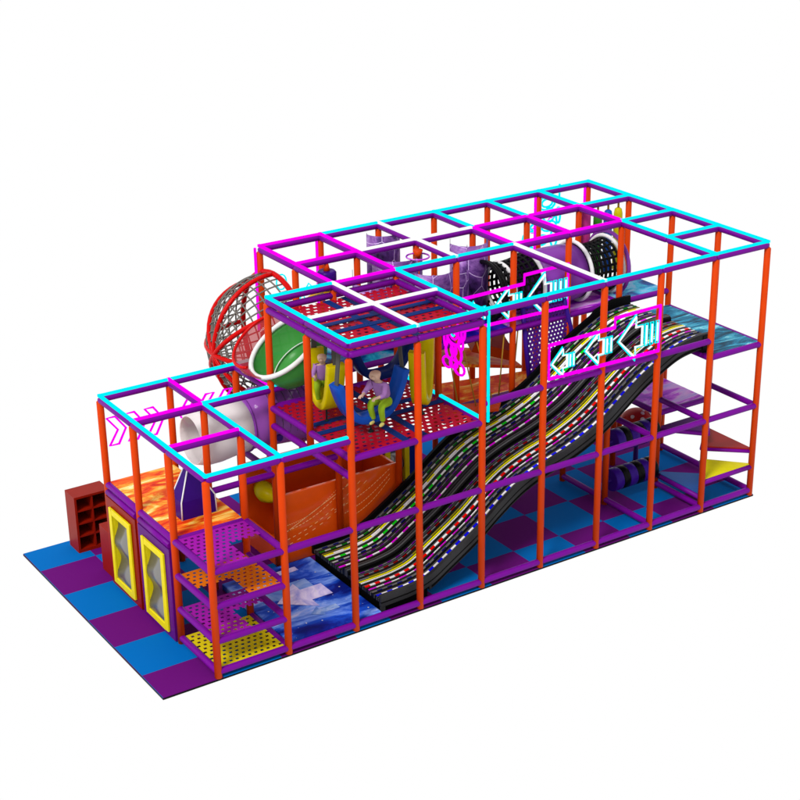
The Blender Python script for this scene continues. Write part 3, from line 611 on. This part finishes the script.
q = MB(); q.tube([(2.62, 2.62, 2.34), (2.62, 2.56, 2.34)], .06, 16); q.build('porthole', 'indigo', t)
# net crawl tunnel
t = thing('net_tunnel', 'long crawl tunnel of black net and lilac plastic with white rings', 'tunnel', (8.6, 3.07, 3.33))
TZ, TY, TR = 3.86, 3.07, .50
def netcyl(x0, x1, r=TR, nu=8, nv=22, mt_='black', flare=0, xr=None):
    q = MB()
    for k in range(nu + 1):
        x = x0 + (x1 - x0) * k / nu; rr = r + flare * (abs(k / nu - .5) * 2) ** 2; q.tube(circ((x, TY, TZ), rr, (0, 1, 0), (0, 0, 1), 28), .027, 6, closed=True)
    for k in range(nv):
        a = 2 * math.pi * k / nv; q.tube([(x0 + (x1 - x0) * s / 8, TY + (r + flare * (abs(s / 8 - .5) * 2) ** 2) * math.cos(a), TZ + (r + flare * (abs(s / 8 - .5) * 2) ** 2) * math.sin(a)) for s in range(9)], .027, 5)
    return q.build('net_section', mt_, t)
netcyl(7.20, 8.05, flare=.07, r=.44); 
q = MB(); q.tube([(8.12, TY, TZ), (8.5, TY, TZ), (8.9, TY, TZ), (9.14, TY, TZ)], 0, 36, rs=[.49, .53, .53, .50], cap=False); q.build('tube_section', 'lilac_tube', t, solid=.015)
netcyl(9.2, 9.88, nu=7, r=.43, flare=.05)
for x, mt_, r in ((7.18, 'black', .53), (7.27, 'black', .50), (7.50, 'white_trim', .45), (8.08, 'white_trim', .55), (9.17, 'white_trim', .55), (9.93, 'white_trim', .53), (9.99, 'lilac_tube', .60)):
    q = MB(); q.tube(circ((x, TY, TZ), r, (0, 1, 0), (0, 0, 1), 40), .038 if mt_ != 'black' else .035, 8, closed=True); q.build('ring', mt_, t)

# ------------------------------------------------------------------ hanging things
grp = 'hanging punch bags at the far right'
for nm, lab, x, y, z1_, z0_, r, mt_ in (('punch_bag', 'pink hanging bag behind the far post, thickest of its row', 9.98, 3.78, 4.72, 3.45, .12, 'bag_pink'), ('punch_bag', 'green hanging bag between the pink and blue bags', 10.22, 3.68, 4.66, 3.4, .085, 'bag_green'),
                                       ('punch_bag', 'blue hanging bag between the green and yellow bags', 10.47, 3.68, 4.66, 3.4, .085, 'bag_blue'), ('punch_bag', 'yellow hanging bag, rightmost of its row', 10.72, 3.68, 4.66, 3.4, .085, 'bag_yellow')):
    t = thing(nm, lab, 'punch bag', (x, y, z0_), grp); q = MB(); q.tube([(x, y, z1_), (x, y, z1_ - .03), (x, y, z1_ - .12), (x, y, z0_ + .05), (x, y, z0_)], r, 18, rs=[r * .35, r * .8, r, r, r * .6]); q.build('bag', mt_, t)
    q = MB(); q.tube([(x, y, z1_ - .01), (x, y, H3 - .03)], .02, 8); q.build('hanger', 'gold', t)
grp = 'lightning printed hanging screens'
for k, (x, y, z1_, z0_, r, a0, a1, lab) in enumerate(((4.80, 3.15, 4.50, 3.34, .34, 180, 340, 'lightning printed curved screen, leftmost of the group and low'),
        (6.10, 4.80, 4.72, 3.75, .32, 180, 330, 'small lightning printed curved screen at the back by the second far post'),
        (5.78, 3.85, 4.60, 3.34, .46, 175, 345, 'wide lightning printed curved screen left of the thin pole'),
        (6.06, 3.12, 4.46, 3.34, .36, 180, 345, 'lightning printed curved screen just right of the thin pole'),
        (6.50, 3.25, 4.30, 3.34, .34, 180, 345, 'narrow lightning printed curved screen beside the hall post'),
        (7.15, 3.60, 4.66, 3.34, .36, 175, 345, 'tall lightning printed curved screen nearest the black net tunnel'))):
    t = thing('curved_screen', lab, 'screen', (x, y, z0_), grp); g = []
    for q_ in range(17):
        a = math.radians(a0 + (a1 - a0) * q_ / 16); g.append([Vector((x + r * math.cos(a), y + r * math.sin(a), z0_)), Vector((x + r * math.cos(a), y + r * math.sin(a), z1_))])
    q = MB(); q.surf(g); q.build('sheet', 'lightning', t, solid=.02); q = MB()
    for rr in (g[0], g[-1]): q.tube([rr[1] - Vector((0, 0, .04)), Vector((rr[1].x, rr[1].y, H3 - .05))], .004, 5)
    q.build('hanger', 'tether', t)
x, y = 5.98, 3.45; t = thing('centre_pole', 'thin orange pole among the lightning printed screens', 'pole', (x, y, 3.33)); q = MB(); q.tube([(x, y, 3.33), (x, y, 4.62)], .03, 10); q.tube([(x, y, 4.60), (x, y, 4.74)], .09, 14, rs=[.05, .09]); q.build('pole', 'post', t); q = MB(); q.tube(circ((x, y, 4.62), .2, (1, 0, 0), (0, 1, 0)), .015, 6, closed=True); q.build('hoop', 'violet', t)
x, y = 4.27, 3.68; t = thing('hanging_drum', 'indigo drum with amber star skirt hanging under the magenta tubes', 'hanging obstacle', (x, y, 4.25)); q = MB(); q.tube([(x, y, 4.30), (x, y, 4.33), (x, y, 4.60), (x, y, 4.63)], .16, 24, rs=[.14, .165, .165, .14]); q.build('drum', 'indigo', t, bevel=.005)
q = MB(); q.tube([(x, y, 4.63), (x, y, 4.77)], .05, 12, rs=[.06, .03]); q.build('knob', 'post', t)
q = MB(); P = []
for k in range(12): a = 2 * math.pi * k / 12 + .1; r = .44 if k % 2 == 0 else .17; P.append(Vector((x + r * math.cos(a), y + r * math.sin(a), 4.29 - (.05 if k % 2 == 0 else 0))))
q.add(P + [Vector((x, y, 4.32)), Vector((x, y, 4.22))], [(k, (k + 1) % 12, 12) for k in range(12)] + [((k + 1) % 12, k, 13) for k in range(12)]); q.build('star_skirt', 'star', t)

# ------------------------------------------------------------------ neon signs
def stroke_obj(name, lab, cat, org, u, strokes, colr, parts=None, r=.018, group=None, flat=False):
    t = thing(name, lab, cat, org, group); org = Vector(org); u = Vector(u).normalized(); base = t
    for pname, cl, ss, rr in strokes:
        b = MB()
        for s_ in ss:
            closed = s_[0] == 'c'; pts = s_[1:] if closed else s_
            b.tube([org + u * a + Vector((0, 0, c)) for a, c in pts], rr, 6, closed=closed)
        b.build(pname, cl, t)
    return t
def arrow_sign(lab, org, sc):
    Wd = 2 * GX; s = []
    rect = ['c', (.04, 0), (Wd - .06, -.02), (Wd - .06, .78), (1.40, .76), (1.40, .60), (.04, .58)]
    wh = []; cy = []
    for (x0, zc, k) in ((.10, .24, .62), (.80, .32, .74), (1.50, .33, 1.0)):
        A = [(0, 0), (.36, .36), (.36, .17), (.50, .17), (.50, -.17), (.36, -.17), (.36, -.36)]
        wh.append(['c'] + [(x0 + a * k, zc + c * k) for a, c in A]); cy.append(['c'] + [(x0 - .035 + a * k * 1.1, zc + c * k * 1.16) for a, c in A])
        for q in range(3 if k == 1 else 2):
            xx = x0 + (.56 + q * .12) * k; h = .2 * k; cy.append(['c', (xx, zc - h), (xx + .06 * k, zc - h), (xx + .06 * k, zc + h), (xx, zc + h)]); wh.append([(xx + .03 * k, zc - h * .8), (xx + .03 * k, zc + h * .8)])
    return stroke_obj('arrow_sign', lab, 'neon sign', org, (1, 0, 0), [('sign_frame', 'magenta', [rect], .032), ('arrow_outline', 'white', wh, .022), ('arrow_glow', 'cyan', cy, .014)], None)
arrow_sign('neon sign of three left arrows in a magenta frame at the front of the slide', G(5, 0, 3.44) + Vector((0, -.08, 0)), 1)
arrow_sign('neon sign of three left arrows in a magenta frame in front of the crawl tunnel', G(5, 2, 3.52) + Vector((0, -.08, 0)), 1)
def chevrons(lab, org, sgn, n=3):
    ss = []
    for k in range(n):
        x = k * .335
        ss.append(['c'] + [(x + sgn * a, c) for a, c in ((0, .25), (.15, .25), (.32, .01), (.18, -.24), (.02, -.24), (.18, .01))])
    return stroke_obj('chevron_sign', lab, 'neon sign', org, (1, 0, 0), [('chevron', 'magenta', [s_], .021) for s_ in ss], None)
chevrons('row of three magenta neon chevrons pointing right above the flame deck', (.10, 3.72, 2.66), 1)
chevrons('row of three magenta neon chevrons pointing left beside the frosted tube', (1.70, 3.72, 2.66), -1)
rnd = random.Random(3)
def blobs(rows, n=14):
    out = []
    for (cx_, cz_, rx, rz) in rows: out.append(['c'] + [(cx_ + rx * math.cos(2 * math.pi * k / n), cz_ + rz * math.sin(2 * math.pi * k / n)) for k in range(n)])
    return out
# magenta figure on the right edge of the swing bay
rows = [(.0, .78, .13, .20), (.0, .60, .18, .10), (-.12, .36, .10, .14), (.12, .36, .10, .14), (.0, .40, .07, .10), (-.18, .14, .12, .09), (.16, .12, .14, .10), (.0, .16, .10, .07), (.26, .78, .05, .14), (.20, .55, .06, .10), (-.22, .60, .05, .20)]
stroke_obj('neon_figure', 'magenta neon line figure hanging at the right side of the swing bay', 'neon sign', (4.93, .86, 3.52), (0, -1, 0), [('outline', 'magenta', blobs(rows), .022), ('highlight', 'cyan', blobs([(-.02, .70, .05, .07)]), .014)], None)
rows = [(.0, .95, .20, .14), (.0, .95, .13, .08), (.05, .70, .14, .14), (.28, .66, .05, .16), (-.22, .52, .18, .07), (-.42, .32, .16, .13), (.05, .48, .18, .10), (-.12, .22, .15, .10), (.18, .22, .08, .18), (-.5, .06, .22, .08)]
stroke_obj('neon_figure', 'cyan neon astronaut line figure high at the back between the far posts', 'neon sign', (10.0, 4.95, 3.62), (1, 0, 0), [('outline', 'cyan', blobs(rows) + [[(.13, .95), (.30, .97), (.30, 1.28)]], .022), ('highlight', 'magenta', blobs([(-.32, .45, .08, .05), (.1, .6, .06, .04)]), .012)], None)
b = MB(); 
stroke_obj('neon_squiggle', 'thin cyan neon squiggles behind the net dome', 'neon sign', (4.1, 4.98, 3.55), (1, 0, 0), [('outline', 'cyan', [s_], .014) for s_ in blobs([(.0, .55, .10, .14)]) + [[(.45, .28), (.55, .42), (.66, .30)], [(.72, .5), (.82, .38)], [(.3, .1), (.42, .24), (.5, .08)]]], None)

# ------------------------------------------------------------------ middle of the hall: ramps, ropes, climbing net
def sheet(name, lab, cat, quad, matn, th=.06):
    P = [Vector(p) for p in quad]; t = thing(name, lab, cat, P[0]); q = MB(); q.flat(P, th); q.build('panel', matn, t, bevel=.01)
    return t, P
t, P = sheet('flame_ramp', 'flame printed ramp, lower of two behind the gold ropes', 'ramp', [(6.15, 2.75, 1.84), (7.95, 2.75, 1.84), (8.7, 3.6, 1.84), (6.4, 3.66, 2.05)], 'flame')
q = MB(); q.tube([P[0] - Vector((0, 0, .1)), P[1] - Vector((0, 0, .1))], .05, 10); q.tube([P[3] - Vector((0, .0, .1)), P[2] - Vector((0, 0, .1))], .05, 10); q.build('ramp_beam', 'beam', t)
t, P = sheet('flame_ramp', 'flame printed ramp, upper of two under the blue neon deck', 'ramp', [(6.0, 2.85, 2.80), (7.85, 2.85, 2.35), (7.95, 3.66, 2.40), (6.2, 3.66, 2.85)], 'flame')
sheet('red_wedge', 'red orange wedge cushion under the upper flame ramp by the purple net', 'cushion', [(6.9, 3.0, 2.95), (7.6, 2.75, 2.7), (7.75, 3.3, 2.85), (7.1, 3.6, 3.1)], 'red_plank', .2)
t, P = sheet('red_plank', 'red orange plank hanging on gold ropes beside the net deck', 'plank', [(5.55, 2.10, 2.22), (6.35, 1.55, 2.32), (6.62, 1.85, 2.30), (5.80, 2.42, 2.20)], 'red_plank')
t = thing('purple_pad', 'purple pad behind the hanging plank', 'pad', (6.6, 2.6, 1.8)); q = MB(); q.box((5.9, 2.55, 1.76), (7.6, 2.74, 2.0)); q.build('pad', 'purple_step', t, bevel=.03)
for k in range(7):
    xx = 5.62 + k * .30; a = Vector((xx, 2.44, 3.24)); c = Vector((xx - .05, 2.16 - .1 * k, 2.26)) if k < 4 else Vector((xx - .1, 2.46, 2.0)); q = MB(); q.tube([a, c], .013, 6); o = q.build('hanging_rope', 'gold')
    o['label'] = ['gold rope nearest the swing bay, first of the row', 'second gold rope of the row behind the pink neon figure', 'third gold rope of the row left of the cyan upright tube', 'fourth gold rope, just behind the cyan upright tube', 'fifth gold rope, in front of the flame ramps', 'sixth gold rope, in front of the flame ramps left of a post', 'last gold rope of the row, nearest the purple climbing net'][k]
    o['category'] = 'rope'; o['group'] = 'gold ropes hanging from the beam'
# leaning purple climbing net
t = thing('climbing_net', 'leaning purple perforated climbing panel beside the rainbow slide', 'climbing net', (7.9, 2.7, 2.0))
TL, TR_, BL, BR_ = Vector((7.58, 2.52, 3.62)), Vector((8.42, 2.40, 3.66)), Vector((7.70, 2.42, 2.10)), Vector((8.85, 2.42, 2.20))
V = []; F = []; idx = {}; nx, ny = 26, 40
def vid(i, j):
    if (i, j) not in idx: u = i / nx; v = j / ny; idx[(i, j)] = len(V); V.append(TL.lerp(TR_, u).lerp(BL.lerp(BR_, u), v))
    return idx[(i, j)]
for jy in range(ny):
    for ix in range(nx):
        if jy % 2 == 1 and (ix + jy // 2) % 2 == 0: continue
        F.append((vid(ix, jy), vid(ix + 1, jy), vid(ix + 1, jy + 1), vid(ix, jy + 1)))
q = MB(); q.add(V, F); q.build('net', 'violet_net', t, solid=.015)
for a, c in ((TL, BL), (TR_, BR_), (TL, TR_)): q = MB(); q.tube([a, c], .045, 10); q.build('rail', 'roller', t)
# small bright soft pieces seen between the sign and the climbing panel
t = thing('soft_arch', 'yellow and lime soft arch behind the lower edge of the tunnel sign', 'soft arch', (7.55, 2.95, 3.33)); q = MB()
q.tube([(7.45 + .28 * math.cos(a) + .25, 2.80, 3.34 + .34 * math.sin(a)) for a in [math.pi * k / 14 for k in range(15)]], .07, 10); q.build('arch', 'bag_lime', t)
# lower right rollers and toadstool
for z, lab in ((.44, 'violet and black squeeze roller, lower of the pair at the right'), (1.22, 'violet and black squeeze roller, upper of the pair at the right')):
    t = thing('squeeze_roller', lab, 'roller', (9.15, 1.23, z), 'squeeze rollers at the right'); X = [8.66, 8.84, 8.99, 9.17, 9.33, 9.5, 9.66]
    q = MB(); q.tube([(8.58, 1.2278, z), (9.72, 1.2278, z)], .04, 10); q.build('axle', 'indigo', t)
    for k in range(len(X) - 2 + 1):
        q = MB(); r = .215; q.tube([(X[k], 1.2278, z), (X[k] + .012, 1.2278, z), (X[k + 1] - .012, 1.2278, z), (X[k + 1], 1.2278, z)], r, 28, rs=[r * .95, r, r, r * .95]); q.build('band', 'black' if k % 2 else 'roller', t)
px, py, zb = 10.12, 2.2, .90
t = thing('toadstool', 'red toadstool with pale spots under the right end of the slide', 'toadstool', (px, py, 0)); g = []
q = MB(); q.tube([(px, py, 0), (px, py, .1), (px, py, zb)], .1, 16, rs=[.10, .05, .04]); q.build('stem', 'indigo', t)
for i in range(11):
    s = i / 10 * math.pi / 2; g.append([Vector((px + .33 * math.cos(s) * math.cos(2 * math.pi * k / 24), py + .33 * math.cos(s) * math.sin(2 * math.pi * k / 24), zb + .26 * math.sin(s))) for k in range(25)])
q = MB(); q.surf(g); q.add(g[0][:-1], [tuple(range(24))]); q.build('cap', 'toadstool', t)
q = MB()
for az, el, r in ((250, 35, .05), (225, 20, .03), (285, 22, .045), (205, 45, .04), (265, 62, .04), (315, 45, .04), (240, 5, .05), (190, 15, .04), (300, 70, .03)):
    a = math.radians(az); l = math.radians(el); n_ = Vector((math.cos(l) * math.cos(a), math.cos(l) * math.sin(a), math.sin(l))); c = Vector((px, py, zb)) + Vector((n_.x * .33, n_.y * .33, n_.z * .26)); u_ = n_.orthogonal().normalized(); v_ = n_.cross(u_)
    q.add([c + n_ * .004 + (u_ * math.cos(k * math.pi / 6) + v_ * math.sin(k * math.pi / 6)) * r for k in range(12)] + [c + n_ * .012], [(k, (k + 1) % 12, 12) for k in range(12)])
q.build('spots', 'cream', t)
